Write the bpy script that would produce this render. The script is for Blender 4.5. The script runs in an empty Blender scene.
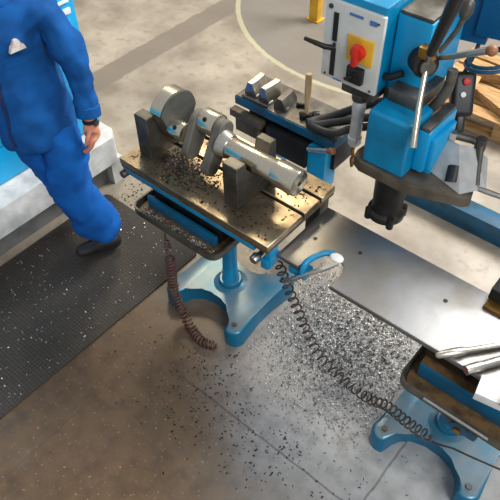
import bpy, bmesh, math, random
from mathutils import Vector, Matrix, Euler
rnd = random.Random(7)
SC = bpy.context.scene
COL = SC.collection
PI = math.pi

# ------------------------------------------------------------------ materials
def lin(c):
    return tuple(((v/255)/12.92 if v/255 <= .04045 else ((v/255+.055)/1.055)**2.4) for v in c) + (1,)

def mat(name, rgb, rough=.5, metal=0., rgb2=None, scale=12., lo=.4, hi=.65, bump=0., bscale=60., detail=5., spec=.5, coat=0., rough2=None, stretch=None):
    m = bpy.data.materials.new(name); m.use_nodes = True
    nt = m.node_tree; b = nt.nodes['Principled BSDF']
    b.inputs['Base Color'].default_value = lin(rgb)
    b.inputs['Roughness'].default_value = rough
    b.inputs['Metallic'].default_value = metal
    b.inputs['Specular IOR Level'].default_value = spec
    b.inputs['Coat Weight'].default_value = coat
    tc = nt.nodes.new('ShaderNodeTexCoord')
    src = tc.outputs['Object']
    if stretch:
        mp = nt.nodes.new('ShaderNodeMapping'); mp.inputs['Scale'].default_value = stretch
        nt.links.new(src, mp.inputs['Vector']); src = mp.outputs['Vector']
    if rgb2 is not None:
        n = nt.nodes.new('ShaderNodeTexNoise'); n.inputs['Scale'].default_value = scale; n.inputs['Detail'].default_value = detail
        nt.links.new(src, n.inputs['Vector'])
        r = nt.nodes.new('ShaderNodeValToRGB')
        r.color_ramp.elements[0].position = lo; r.color_ramp.elements[0].color = lin(rgb)
        r.color_ramp.elements[1].position = hi; r.color_ramp.elements[1].color = lin(rgb2)
        nt.links.new(n.outputs['Fac'], r.inputs['Fac'])
        nt.links.new(r.outputs['Color'], b.inputs['Base Color'])
        if rough2 is not None:
            mr = nt.nodes.new('ShaderNodeMapRange')
            mr.inputs['From Min'].default_value = lo; mr.inputs['From Max'].default_value = hi
            mr.inputs['To Min'].default_value = rough; mr.inputs['To Max'].default_value = rough2
            nt.links.new(n.outputs['Fac'], mr.inputs['Value']); nt.links.new(mr.outputs['Result'], b.inputs['Roughness'])
    if bump:
        n2 = nt.nodes.new('ShaderNodeTexNoise'); n2.inputs['Scale'].default_value = bscale; n2.inputs['Detail'].default_value = 4
        nt.links.new(src, n2.inputs['Vector'])
        bp = nt.nodes.new('ShaderNodeBump'); bp.inputs['Strength'].default_value = bump; bp.inputs['Distance'].default_value = .004
        nt.links.new(n2.outputs['Fac'], bp.inputs['Height']); nt.links.new(bp.outputs['Normal'], b.inputs['Normal'])
    return m

M = dict(
    blue=mat('machine_blue', (0, 132, 180), .34, rgb2=(4, 112, 152), scale=7, bump=.08),
    cyan=mat('cabinet_blue', (6, 160, 214), .38, rgb2=(6, 146, 200), scale=4),
    deep=mat('arm_blue', (4, 90, 138), .4, rgb2=(6, 80, 124), scale=5),
    teal=mat('shelf_blue', (2, 80, 114), .4, rgb2=(20, 64, 84), scale=14),
    foot=mat('worn_blue_casting', (128, 152, 166), .3, rgb2=(60, 128, 160), scale=6, lo=.45, hi=.75, bump=.1, bscale=40, metal=.25, rough2=.42),
    steel=mat('bright_steel', (206, 202, 194), .28, 1., rgb2=(180, 174, 164), scale=30, rough2=.36),
    turned=mat('turned_steel', (214, 206, 188), .24, 1., rgb2=(210, 201, 182), scale=30, stretch=(6, .6, .6), rough2=.26),
    iron=mat('cast_iron_grey', (112, 108, 102), .48, .75, rgb2=(84, 80, 74), scale=14, bump=.15, bscale=80),
    block=mat('oily_grey_block', (98, 96, 90), .42, .7, rgb2=(66, 64, 58), scale=9, bump=.1),
    table=mat('oily_table_steel', (172, 156, 130), .29, .9, rgb2=(104, 93, 78), scale=7, lo=.38, hi=.68, bump=.12, bscale=70, rough2=.44),
    plate=mat('ground_bed_steel', (150, 150, 150), .3, .95, rgb2=(128, 124, 118), scale=5, bump=.04, bscale=30, rough2=.38),
    dark=mat('dark_metal', (46, 44, 42), .42, .5, rgb2=(30, 28, 26), scale=16, bump=.1),
    bronze=mat('oily_bracket_iron', (112, 102, 88), .42, .45, rgb2=(82, 72, 60), scale=10, bump=.1),
    black=mat('black_plastic', (20, 20, 21), .42, rgb2=(28, 28, 28), scale=20),
    rubber=mat('black_rubber_hose', (34, 34, 36), .5, rgb2=(50, 50, 52), scale=20),
    panel=mat('pale_grey_panel', (206, 206, 200), .42, rgb2=(192, 192, 186), scale=6),
    yellow=mat('yellow_plate', (226, 176, 44), .5, rgb2=(204, 150, 40), scale=12),
    red=mat('red_plastic', (206, 40, 26), .4, rgb2=(184, 30, 20), scale=10),
    white=mat('white_paint', (226, 226, 222), .45, rgb2=(206, 208, 206), scale=6),
    base=mat('scuffed_white_base', (214, 214, 210), .5, rgb2=(176, 176, 172), scale=8),
    grey=mat('grey_paint', (110, 110, 108), .6, rgb2=(90, 90, 88), scale=10),
    fabric=mat('blue_workwear', (16, 82, 148), .85, rgb2=(12, 66, 124), scale=9, bump=.25, bscale=24, spec=.2),
    trous=mat('blue_work_trousers', (16, 92, 172), .85, rgb2=(12, 76, 148), scale=9, bump=.25, bscale=20, spec=.2),
    skin=mat('skin', (206, 140, 112), .5, rgb2=(194, 122, 98), scale=14),
    hair=mat('brown_hair', (54, 40, 30), .6, rgb2=(40, 30, 24), scale=40, bump=.4),
    eye=mat('eye_white', (232, 230, 226), .3),
    iris=mat('dark_iris', (44, 34, 28), .25),
    lips=mat('lips', (176, 96, 88), .5),
    shoe=mat('black_leather', (30, 29, 29), .45, rgb2=(44, 42, 42), scale=20),
    cord=mat('coil_cord_brown', (92, 58, 48), .5, rgb2=(70, 50, 44), scale=20),
    cord2=mat('coil_cord_grey', (74, 60, 54), .45, rgb2=(60, 52, 50), scale=20),
    chips=mat('steel_chips', (186, 184, 182), .4, .6, rgb2=(70, 68, 68), scale=60, lo=.42, hi=.58),
    chipsd=mat('dark_chips', (52, 46, 42), .45, .5, rgb2=(30, 26, 24), scale=45),
    chipsl=mat('bright_chips', (190, 186, 176), .4, .6, rgb2=(120, 112, 100), scale=45),
    wood=mat('pallet_wood', (190, 150, 100), .75, rgb2=(150, 112, 70), scale=8, stretch=(1, 8, 8), bump=.2),
    wood2=mat('wooden_handle', (150, 96, 60), .5, rgb2=(120, 74, 46), scale=12),
    card=mat('cardboard', (186, 156, 116), .8, rgb2=(160, 130, 92), scale=6),
    dark_scale=mat('dark_forged_grey', (74, 76, 72), .6, .1, rgb2=(62, 63, 58), scale=12, bump=.1),
    tray=mat('oily_tray_steel', (112, 108, 96), .4, .6, rgb2=(70, 72, 66), scale=10, bump=.1),
    trough=mat('shaded_trough_blue', (0, 98, 138), .4, rgb2=(20, 84, 112), scale=9, bump=.1),  # machine blue darkened: shade from the overhang above is in the colour
    scale=mat('dull_forged_grey', (104, 100, 92), .65, .1, rgb2=(84, 80, 72), scale=12, bump=.1),
    silver=mat('silver_grey_steel', (226, 226, 224), .3, .2, rgb2=(210, 210, 208), scale=20),
    dirt=mat('oily_dirt', (104, 78, 46), .5, rgb2=(60, 46, 30), scale=22, bump=.5, bscale=90),
    brass=mat('brass', (176, 134, 66), .3, .9, rgb2=(140, 104, 54), scale=20),
)

def mat_foot():
    m = bpy.data.materials.new('worn_blue_casting'); m.use_nodes = True
    nt = m.node_tree; b = nt.nodes['Principled BSDF']; L = nt.links.new; N = nt.nodes.new
    tc = N('ShaderNodeTexCoord'); n = N('ShaderNodeTexNoise'); n.inputs['Scale'].default_value = 7; n.inputs['Detail'].default_value = 6
    L(tc.outputs['Object'], n.inputs['Vector'])
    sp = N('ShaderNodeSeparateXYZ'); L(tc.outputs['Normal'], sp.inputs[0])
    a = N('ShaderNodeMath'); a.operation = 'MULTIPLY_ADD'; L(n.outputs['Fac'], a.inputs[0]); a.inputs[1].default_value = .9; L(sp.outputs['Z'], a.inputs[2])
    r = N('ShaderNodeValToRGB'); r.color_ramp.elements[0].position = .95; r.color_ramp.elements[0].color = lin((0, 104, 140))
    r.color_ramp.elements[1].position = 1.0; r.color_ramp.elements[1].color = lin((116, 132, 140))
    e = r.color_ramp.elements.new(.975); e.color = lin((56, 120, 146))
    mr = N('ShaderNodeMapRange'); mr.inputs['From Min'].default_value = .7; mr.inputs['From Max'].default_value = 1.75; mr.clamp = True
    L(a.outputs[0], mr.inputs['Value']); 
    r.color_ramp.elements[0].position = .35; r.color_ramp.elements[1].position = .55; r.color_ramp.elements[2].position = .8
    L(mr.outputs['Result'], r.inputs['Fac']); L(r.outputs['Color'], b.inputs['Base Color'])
    b.inputs['Roughness'].default_value = .3; b.inputs['Metallic'].default_value = .2
    return m
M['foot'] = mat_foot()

# mat with small raised studs
def mat_rubber():
    m = bpy.data.materials.new('ribbed_rubber_mat'); m.use_nodes = True
    nt = m.node_tree; b = nt.nodes['Principled BSDF']; L = nt.links.new
    tc = nt.nodes.new('ShaderNodeTexCoord')
    v = nt.nodes.new('ShaderNodeTexVoronoi'); v.inputs['Scale'].default_value = 55; v.inputs['Randomness'].default_value = .12
    L(tc.outputs['Object'], v.inputs['Vector'])
    r = nt.nodes.new('ShaderNodeValToRGB')
    r.color_ramp.elements[0].position = .1; r.color_ramp.elements[0].color = lin((96, 90, 83))
    r.color_ramp.elements[1].position = .75; r.color_ramp.elements[1].color = lin((58, 54, 50))
    L(v.outputs['Distance'], r.inputs['Fac'])
    n = nt.nodes.new('ShaderNodeTexNoise'); n.inputs['Scale'].default_value = 5; n.inputs['Detail'].default_value = 6
    L(tc.outputs['Object'], n.inputs['Vector'])
    mx = nt.nodes.new('ShaderNodeMixRGB'); mx.blend_type = 'MULTIPLY'; mx.inputs['Fac'].default_value = .5
    L(r.outputs['Color'], mx.inputs['Color1']); L(n.outputs['Fac'], mx.inputs['Color2'])
    L(mx.outputs['Color'], b.inputs['Base Color'])
    b.inputs['Roughness'].default_value = .6; b.inputs['Specular IOR Level'].default_value = .25
    bp = nt.nodes.new('ShaderNodeBump'); bp.inputs['Strength'].default_value = .28; bp.inputs['Distance'].default_value = .003; bp.invert = True
    L(v.outputs['Distance'], bp.inputs['Height']); L(bp.outputs['Normal'], b.inputs['Normal'])
    return m
M['mat'] = mat_rubber()

# concrete shop floor: pale screed, brown oil stain, grey aisle line, round grey patch, sawn joints
def mat_floor():
    m = bpy.data.materials.new('workshop_concrete'); m.use_nodes = True
    nt = m.node_tree; b = nt.nodes['Principled BSDF']; L = nt.links.new; N = nt.nodes.new
    tc = N('ShaderNodeTexCoord'); sep = N('ShaderNodeSeparateXYZ'); L(tc.outputs['Object'], sep.inputs[0])
    X, Y = sep.outputs['X'], sep.outputs['Y']
    def mth(op, a, c=None, d=None, clamp=False):
        n = N('ShaderNodeMath'); n.operation = op; n.use_clamp = clamp
        for i, q in enumerate((a, c, d)):
            if q is None: continue
            if isinstance(q, (int, float)): n.inputs[i].default_value = q
            else: L(q, n.inputs[i])
        return n.outputs[0]
    def noise(s, d=5, rough=.55):
        n = N('ShaderNodeTexNoise'); n.inputs['Scale'].default_value = s; n.inputs['Detail'].default_value = d; n.inputs['Roughness'].default_value = rough
        L(tc.outputs['Object'], n.inputs['Vector']); return n.outputs['Fac']
    def ramp(f, p0, c0, p1, c1):
        r = N('ShaderNodeValToRGB'); r.color_ramp.elements[0].position = p0; r.color_ramp.elements[0].color = c0
        r.color_ramp.elements[1].position = p1; r.color_ramp.elements[1].color = c1; L(f, r.inputs['Fac']); return r.outputs['Color']
    def mix(f, a, c):
        n = N('ShaderNodeMixRGB'); 
        if isinstance(f, (int, float)): n.inputs['Fac'].default_value = f
        else: L(f, n.inputs['Fac'])
        for k, q in (('Color1', a), ('Color2', c)):
            if isinstance(q, tuple): n.inputs[k].default_value = q
            else: L(q, n.inputs[k])
        return n.outputs['Color']
    def smooth(v, a, c):
        n = N('ShaderNodeMapRange'); n.interpolation_type = 'SMOOTHSTEP'
        n.inputs['From Min'].default_value = a; n.inputs['From Max'].default_value = c
        L(v, n.inputs['Value']); return n.outputs['Result']
    n1, n2, n3, n4 = noise(2.2, 7), noise(14, 6), noise(70, 3), noise(.9, 3)
    base = ramp(n1, .35, lin((122, 112, 98)), .68, lin((172, 161, 145)))
    base = mix(mth('MULTIPLY', smooth(n2, .52, .68), .5), base, lin((126, 112, 96)))
    # brown oily stain spreading in front of the left pedestal
    dx = mth('DIVIDE', mth('SUBTRACT', X, -1.45), .95); dy = mth('DIVIDE', mth('SUBTRACT', Y, .72), .88)
    d = mth('SQRT', mth('ADD', mth('MULTIPLY', dx, dx), mth('MULTIPLY', dy, dy)))
    d = mth('ADD', d, mth('MULTIPLY', mth('SUBTRACT', n1, .5), 1.1))
    stain = mth('SUBTRACT', 1.0, smooth(d, .45, 1.45))
    brown = ramp(n2, .3, lin((70, 50, 30)), .7, lin((98, 73, 47)))
    base = mix(mth('MULTIPLY', stain, .9), base, brown)
    # grey wear round the two pedestals
    dx = mth('DIVIDE', mth('SUBTRACT', X, -.5), .8); dy = mth('DIVIDE', mth('SUBTRACT', Y, 1.5), .75)
    d2 = mth('ADD', mth('SQRT', mth('ADD', mth('MULTIPLY', dx, dx), mth('MULTIPLY', dy, dy))), mth('MULTIPLY', mth('SUBTRACT', n1, .5), .9))
    base = mix(mth('MULTIPLY', mth('SUBTRACT', 1.0, smooth(d2, .5, 1.3)), .75), base, ramp(n2, .3, lin((142, 143, 145)), .7, lin((178, 180, 182))))
    # fine pale specks in the trodden area
    sp = mth('MULTIPLY', smooth(n3, .64, .72), mth('MULTIPLY', stain, .5))
    base = mix(sp, base, lin((190, 172, 142)))
    # painted grey aisle line
    ed = mth('MULTIPLY', mth('SUBTRACT', n2, .5), .05)
    xs = mth('ADD', X, ed)
    st = mth('MULTIPLY', mth('GREATER_THAN', xs, -3.69), mth('LESS_THAN', xs, -3.47))
    base = mix(mth('MULTIPLY', st, .85), base, lin((118, 108, 96)))
    # round grey painted patch with a pale rim
    dx = mth('SUBTRACT', X, -2.4); dy = mth('SUBTRACT', Y, 4.9)
    dd = mth('ADD', mth('SQRT', mth('ADD', mth('MULTIPLY', dx, dx), mth('MULTIPLY', dy, dy))), mth('MULTIPLY', ed, .4))
    base = mix(mth('MULTIPLY', mth('LESS_THAN', dd, 1.44), .9), base, lin((122, 116, 108)))
    rim = mth('MULTIPLY', mth('LESS_THAN', dd, 1.475), mth('GREATER_THAN', dd, 1.435))
    base = mix(mth('MULTIPLY', rim, .6), base, lin((190, 184, 150)))
    # sawn joints
    def joint(c, at, w=.005):
        return mth('LESS_THAN', mth('ABSOLUTE', mth('ADD', mth('SUBTRACT', c, at), mth('MULTIPLY', mth('SUBTRACT', n2, .5), .02))), w)
    jl = mth('MULTIPLY', joint(Y, 1.03), mth('GREATER_THAN', X, -1.32))
    jl = mth('MAXIMUM', jl, mth('MULTIPLY', joint(X, -.335), mth('GREATER_THAN', Y, 1.03)))
    jl = mth('MAXIMUM', jl, mth('MULTIPLY', mth('MULTIPLY', joint(X, -1.57, .004), mth('LESS_THAN', Y, 1.3)), .45))
    base = mix(mth('MULTIPLY', jl, .5), base, lin((62, 54, 46)))
    L(base, b.inputs['Base Color'])
    rg = mth('ADD', mth('MULTIPLY', n2, .3), .27)
    L(rg, b.inputs['Roughness'])
    bp = N('ShaderNodeBump'); bp.inputs['Strength'].default_value = .12; bp.inputs['Distance'].default_value = .004
    L(n2, bp.inputs['Height']); L(bp.outputs['Normal'], b.inputs['Normal'])
    return m
M['floor'] = mat_floor()

# ------------------------------------------------------------------ mesh helpers
class MB:
    def __init__(s): s.bm = bmesh.new()
    def _new(s, vs, m=None):
        if m is not None: bmesh.ops.transform(s.bm, matrix=m, verts=vs)
        return s
    def box(s, x0, x1, y0, y1, z0, z1, m=None, bev=0., seg=2):
        r = bmesh.ops.create_cube(s.bm, size=1.)
        vs = r['verts']
        bmesh.ops.transform(s.bm, verts=vs, matrix=Matrix.Translation(((x0+x1)/2, (y0+y1)/2, (z0+z1)/2)) @ Matrix.Diagonal((abs(x1-x0), abs(y1-y0), abs(z1-z0), 1)))
        if bev:
            es = list({e for v in vs for e in v.link_edges})
            r2 = bmesh.ops.bevel(s.bm, geom=es, offset=bev, segments=seg, affect='EDGES', profile=.6)
            vs = list({v for f in r2['faces'] for v in f.verts} | {v for v in vs if v.is_valid})
        return s._new(vs, m)
    def cyl(s, p0, p1, r0, r1=None, n=24, bev=0.):
        r1 = r0 if r1 is None else r1
        p0, p1 = Vector(p0), Vector(p1); d = p1-p0
        prof = [(0, 0), (r0, 0), (r1, d.length), (0, d.length)]
        if bev: prof = [(0, 0), (r0-bev, 0), (r0-bev*.3, bev*.3), (r0, bev), (r1, d.length-bev), (r1-bev*.3, d.length-bev*.3), (r1-bev, d.length), (0, d.length)]
        return s.lathe(prof, p0, d, n)
    def lathe(s, prof, p0=(0, 0, 0), axis=(0, 0, 1), n=24):
        q = Vector((0, 0, 1)).rotation_difference(Vector(axis).normalized()).to_matrix(); p0 = Vector(p0)
        rings = []
        for r, h in prof:
            if r < 1e-6: rings.append([s.bm.verts.new(p0 + q @ Vector((0, 0, h)))])
            else: rings.append([s.bm.verts.new(p0 + q @ Vector((r*math.cos(2*PI*i/n), r*math.sin(2*PI*i/n), h))) for i in range(n)])
        for a, b in zip(rings, rings[1:]):
            for i in range(n):
                j = (i+1) % n
                if len(a) == 1 and len(b) == 1: continue
                if len(a) == 1: s.bm.faces.new((a[0], b[j], b[i]))
                elif len(b) == 1: s.bm.faces.new((a[i], a[j], b[0]))
                else: s.bm.faces.new((a[i], a[j], b[j], b[i]))
        return s
    def tube(s, pts, r, n=8, close=False):
        pts = [Vector(p) for p in pts]; rr = r if isinstance(r, (list, tuple)) else [r]*len(pts)
        rings = []; up = None
        for i, p in enumerate(pts):
            if close: t = (pts[(i+1) % len(pts)]-pts[i-1])
            else: t = (pts[min(i+1, len(pts)-1)]-pts[max(i-1, 0)])
            t.normalize()
            if up is None: up = t.orthogonal().normalized()
            else: up = (up - t*up.dot(t)).normalized()
            bi = t.cross(up)
            rings.append([s.bm.verts.new(p + rr[i]*(math.cos(2*PI*k/n)*up + math.sin(2*PI*k/n)*bi)) for k in range(n)])
        m = len(rings)
        for i in range(m if close else m-1):
            a, b = rings[i], rings[(i+1) % m]
            for k in range(n): s.bm.faces.new((a[k], a[(k+1) % n], b[(k+1) % n], b[k]))
        if not close:
            s.bm.faces.new(rings[0][::-1]); s.bm.faces.new(rings[-1])
        return s
    def prism(s, poly, z0, z1, m=None, bev=0., seg=2):
        lo = [s.bm.verts.new((x, y, z0)) for x, y in poly]; hi = [s.bm.verts.new((x, y, z1)) for x, y in poly]
        k = len(poly); fs = [s.bm.faces.new(lo[::-1]), s.bm.faces.new(hi)]
        for i in range(k): fs.append(s.bm.faces.new((lo[i], lo[(i+1) % k], hi[(i+1) % k], hi[i])))
        vs = lo+hi
        if bev:
            r2 = bmesh.ops.bevel(s.bm, geom=list(fs[1].edges), offset=bev, segments=seg, affect='EDGES', profile=.5)
            vs = list({v for f in r2['faces'] for v in f.verts} | {v for v in vs if v.is_valid})
        return s._new(vs, m)
    def ball(s, c, r, m=None, u=16, v=10, sc=(1, 1, 1)):
        r_ = bmesh.ops.create_uvsphere(s.bm, u_segments=u, v_segments=v, radius=r)
        mm = Matrix.Translation(c) @ (m or Matrix()) @ Matrix.Diagonal((*sc, 1))
        return s._new(r_['verts'], mm)
    def build(s, name, material, parent=None, bevel=0., smooth=True, label=None, angle=38):
        bmesh.ops.recalc_face_normals(s.bm, faces=s.bm.faces[:])
        org = Vector(parent.get('_o', (0, 0, 0))) if parent else Vector((0, 0, 0))
        if org.length: bmesh.ops.translate(s.bm, verts=s.bm.verts[:], vec=-org)
        me = bpy.data.meshes.new(name); s.bm.to_mesh(me); s.bm.free()
        if smooth:
            for p in me.polygons: p.use_smooth = True
            me.set_sharp_from_angle(angle=math.radians(angle))
        me.materials.append(material)
        o = bpy.data.objects.new(name, me); COL.objects.link(o)
        if parent is not None: o.parent = parent; o['_o'] = tuple(org)
        if bevel:
            md = o.modifiers.new('bevel', 'BEVEL'); md.width = bevel; md.segments = 2; md.limit_method = 'ANGLE'; md.angle_limit = math.radians(40)
            md.harden_normals = False
        if label: o['label'] = label
        return o

def tag(o, label, cat, group=None, kind=None):
    if label: o['label'] = label
    if cat: o['category'] = cat
    if group: o['group'] = group
    if kind: o['kind'] = kind
    return o
def thing(name, label, cat, loc, group=None):
    o = bpy.data.objects.new(name, None); COL.objects.link(o); o.location = loc; o['_o'] = tuple(loc)
    o.empty_display_size = .1
    return tag(o, label, cat, group)
def single(mb, name, material, label, cat, org, group=None, kind=None, **k):
    """a thing that is one mesh, with its origin at org"""
    dummy = {'_o': org}
    bmesh.ops.translate(mb.bm, verts=mb.bm.verts[:], vec=-Vector(org))
    o = mb.build(name, material, None, **k); o.location = org; o['_o'] = tuple(org)
    return tag(o, label, cat, group, kind)
def arc(cx, cy, r, a0, a1, n):
    return [(cx+r*math.cos(math.radians(a0+(a1-a0)*i/n)), cy+r*math.sin(math.radians(a0+(a1-a0)*i/n))) for i in range(n+1)]
def rrect(x0, x1, y0, y1, r, n=5):
    return arc(x1-r, y0+r, r, -90, 0, n)+arc(x1-r, y1-r, r, 0, 90, n)+arc(x0+r, y1-r, r, 90, 180, n)+arc(x0+r, y0+r, r, 180, 270, n)
def spline(pts, n=12):
    pts = [Vector(p) for p in pts]; P = [pts[0]*2-pts[1]]+pts+[pts[-1]*2-pts[-2]]; out = []
    for i in range(1, len(P)-2):
        a, b, c, d = P[i-1:i+3]
        for k in range(n):
            t = k/n
            out.append(.5*((2*b)+(-a+c)*t+(2*a-5*b+4*c-d)*t*t+(-a+3*b-3*c+d)*t**3))
    out.append(pts[-1]); return out
def coil(path, R, turns, r, per=12, taper=True):
    """a helix wound about a path"""
    P = spline(path, 20); L = [0]
    for a, b in zip(P, P[1:]): L.append(L[-1]+(b-a).length)
    tot = L[-1]; out = []; n = int(turns*per); up = None; j = 0
    for i in range(n+1):
        s_ = tot*i/n
        while j < len(L)-2 and L[j+1] < s_: j += 1
        t = (P[j+1]-P[j]).normalized(); p = P[j]+(P[j+1]-P[j])*((s_-L[j])/max(L[j+1]-L[j], 1e-9))
        if up is None: up = t.orthogonal().normalized()
        up = (up-t*up.dot(t)).normalized(); bi = t.cross(up)
        rr = R*min(1, .25+i/per/1.5, .25+(n-i)/per/1.5) if taper else R
        a = 2*PI*i/per
        out.append(p+rr*(math.cos(a)*up+math.sin(a)*bi))
    return out

# matrix that maps prism's (x, y, z) to world (z, x, y): polygon in the y-z plane, extruded along x
YZ = Matrix(((0, 0, 1, 0), (1, 0, 0, 0), (0, 1, 0, 0), (0, 0, 0, 1)))
# polygon in the x-z plane, extruded along y
XZ = Matrix(((1, 0, 0, 0), (0, 0, 1, 0), (0, 1, 0, 0), (0, 0, 0, 1)))

# ------------------------------------------------------------------ setting
f = MB(); f.box(-12, 8, -4, 14, -.1, 0)
o = f.build('floor', M['floor'], smooth=False); tag(o, None, None, kind='structure')

f = MB(); f.box(-12, 8, 14, 14.2, 0, 8); o = f.build('wall_back', mat('pale_wall', (200, 198, 190), .8, rgb2=(190, 188, 180), scale=2), smooth=False); tag(o, None, None, kind='structure')
f = MB(); f.prism(rrect(-2.585, -1.812, -.9, 1.66, .03), 0.0005, .012, bev=.006)
single(f, 'rubber_mat', M['mat'], 'black studded rubber floor mat lying along the blue and white cabinet', 'floor mat', (-2.2, .4, 0))

# ------------------------------------------------------------------ left machine with white plinth
t = thing('machine_cabinet', 'blue machine cabinet on a white plinth behind the walking person', 'machine', (-3.1, .6, 0))
f = MB(); f.box(-3.55, -2.66, -.9, 1.74, 0, .165); f.build('toe_kick', M['grey'], t, .006)
f = MB(); f.prism([(-3.6, -1.0), (-2.6, -1.0), (-2.6, 1.58), (-2.6, 1.80), (-2.68, 1.86), (-3.6, 1.86)], .165, .345, bev=.02)
f.box(-2.72, -2.615, 1.755, 1.845, 0.0, .17)
f.build('plinth', M['base'], t, 0)
f = MB(); f.box(-3.55, -2.75, -.95, 1.84, .345, 1.5, bev=.02); cab = f.build('body', M['cyan'], t)
f = MB(); f.box(-2.752, -2.742, -.9, 1.79, .36, .56, bev=.004); f.build('lower_panel', M['cyan'], cab)
f = MB(); f.box(-2.752, -2.742, -.9, 1.79, .572, 1.04, bev=.004); f.build('upper_panel', M['cyan'], cab)
f = MB(); f.box(-2.752, -2.738, 1.2, 1.8, 1.07, 1.10, bev=.003); f.box(-2.752, -2.738, 1.2, 1.8, 1.13, 1.145, bev=.003)
f.build('stripe', M['white'], cab, label='white stripes')

# ------------------------------------------------------------------ pedestal stands
def pedestal(name, label, cx, cy, top):
    t = thing(name, label, 'stand', (cx, cy, 0))
    R_ = lambda p: [(cx+x, cy+y) for x, y in p]
    front = []
    tx = .245; ty = .245
    # plan: four rounded toes, a deep bay in the front and rear edge, straight flanks
    poly = arc(tx-.048, -ty+.05, .055, -120, 0, 8) + [(tx-.012, -.05), (tx-.012, .05)] + arc(tx-.048, ty-.05, .055, 0, 120, 8)
    bay = [(.152, .185), (.135, .15), (.095, .115), (.035, .097), (-.035, .097), (-.095, .115), (-.135, .15), (-.152, .185)]
    poly += bay + arc(-tx+.048, ty-.05, .055, 60, 180, 8) + [(-tx+.012, .05), (-tx+.012, -.05)] + arc(-tx+.048, -ty+.05, .055, 180, 300, 8)
    poly += [(-x, -y) for x, y in bay]
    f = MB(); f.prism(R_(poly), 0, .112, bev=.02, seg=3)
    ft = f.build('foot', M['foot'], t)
    f = MB(); f.lathe([(.095, .110), (.075, .116), (.062, .122), (.06, .14), (.055, .146), (0.0, .146)], (cx, cy, 0), n=28); f.build('column_flange', M['foot'], ft)
    f = MB()
    for sx in (-1, 1):
        for sy in (-1, 1):
            f = MB(); f.cyl((cx+sx*.198, cy+sy*.198, .110), (cx+sx*.198, cy+sy*.198, .122), .013, n=6)
            f.build('anchor_bolt', M['iron'], ft)
    f = MB(); f.lathe([(.045, .145), (.042, .17), (.038, .22), (.029, top-.08), (.031, top-.05), (.06, top-.008), (.06, top), (0, top)], (cx, cy, 0), n=28)
    f.build('column', M['blue'], t)
    return t

def tray(t, x0, x1, y0, y1, z, bx0, bx1, by0, by1, bz):
    f = MB(); f.prism(rrect(x0, x1, y0, y1, .05), z-.035, z-.032)
    n = 8; rim = [(x, y, z-.02) for x, y in rrect(x0, x1, y0, y1, .05, n)]
    inner = [(x, y, z-.02) for x, y in rrect(x0, x1, y0, y1, .05, n)]
    # upright rim as a closed strip
    b = f.bm; outer = [[b.verts.new((x, y, zz)) for x, y in rrect(x0, x1, y0, y1, .05, n)] for zz in (z-.035, z)]
    inn = [[b.verts.new((x, y, zz)) for x, y in rrect(x0+.009, x1-.009, y0+.009, y1-.009, .042, n)] for zz in (z, z-.033)]
    loops = [outer[0], outer[1], inn[0], inn[1]]
    for a, c in zip(loops, loops[1:]):
        k = len(a)
        for i in range(k): b.faces.new((a[i], a[(i+1) % k], c[(i+1) % k], c[i]))
    tr = f.build('tray', M['tray'], t, label='oily chip tray with rounded rim')
    f = MB(); f.prism(rrect(x0+.02, x1-.02, y0+.02, y1-.02, .04), z-.032, z-.026); f.build('oil_sludge', M['dirt'], tr)
    f = MB(); f.box(bx0, bx1, by0, by1, z-.026, bz, bev=.006); f.build('trough', M['trough'], tr, label='long blue trough')
    return tr

CX, CY = -1.478, 1.555
s1 = pedestal('table_stand', 'blue pedestal stand under the slotted table that carries the crankshaft', CX, CY, .74)
TX0, TX1, TY0, TY1, TZ = -1.907, -1.058, 1.328, 1.785, .85
f = MB()
# slotted top: strips separated by two T-slots
sl = [(1.556, 1.571), (1.675, 1.690)]
ys = [TY0] + [v for s_ in sl for v in s_] + [TY1]
for a, c in zip(ys[::2], ys[1::2]): f.box(TX0, TX1, a, c, TZ-.03, TZ, bev=.003, seg=1)
tt = f.build('slotted_top', M['table'], s1, label='oily slotted steel top')
f = MB(); f.box(TX0+.002, TX1-.002, TY0+.004, TY1-.004, TZ-.045, TZ-.029); f.build('slot_floor', M['dirt'], tt)
f = MB(); f.box(TX0+.004, TX1-.075, TY0+.006, TY1-.006, .772, .805, bev=.006)
f.box(CX-.3, CX+.36, CY-.07, CY+.16, .735, .776, bev=.006); f.build('table_frame', M['blue'], s1)
f = MB(); f.cyl((-1.12, 1.345, .745), (-1.12, 1.312, .742), .022, .02, bev=.004); f.cyl((-1.12, 1.37, .745), (-1.12, 1.33, .745), .012)
f.build('clamp_knob', M['steel'], s1, label='round steel clamp knob')
f = MB(); f.cyl((-1.885, 1.31, .775), (-1.885, 1.345, .775), .018, bev=.003); f.build('end_screw', M['iron'], s1)
f = MB(); f.box(-1.10, -1.062, 1.335, 1.42, .70, .75, bev=.008); f.box(-1.085, -1.058, 1.345, 1.40, .705, .805, bev=.005); f.build('corner_lug', M['blue'], s1)
f = MB(); f.box(-1.80, -1.39, 1.405, 1.53, .58, .735, bev=.004); f.build('gap_shade_box', M['dark'], s1)  # dark box added to make the shaded gap behind the trough black
tray(s1, -1.868, -1.335, 1.306, 1.56, .605, -1.815, -1.385, 1.372, 1.392, .645)
f = MB(); f.box(CX-.03, CX+.03, 1.45, CY, .50, .569, bev=.005); f.cyl((CX, CY, .48), (CX, CY, .569), .06); f.build('tray_bracket', M['blue'], s1)

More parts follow.
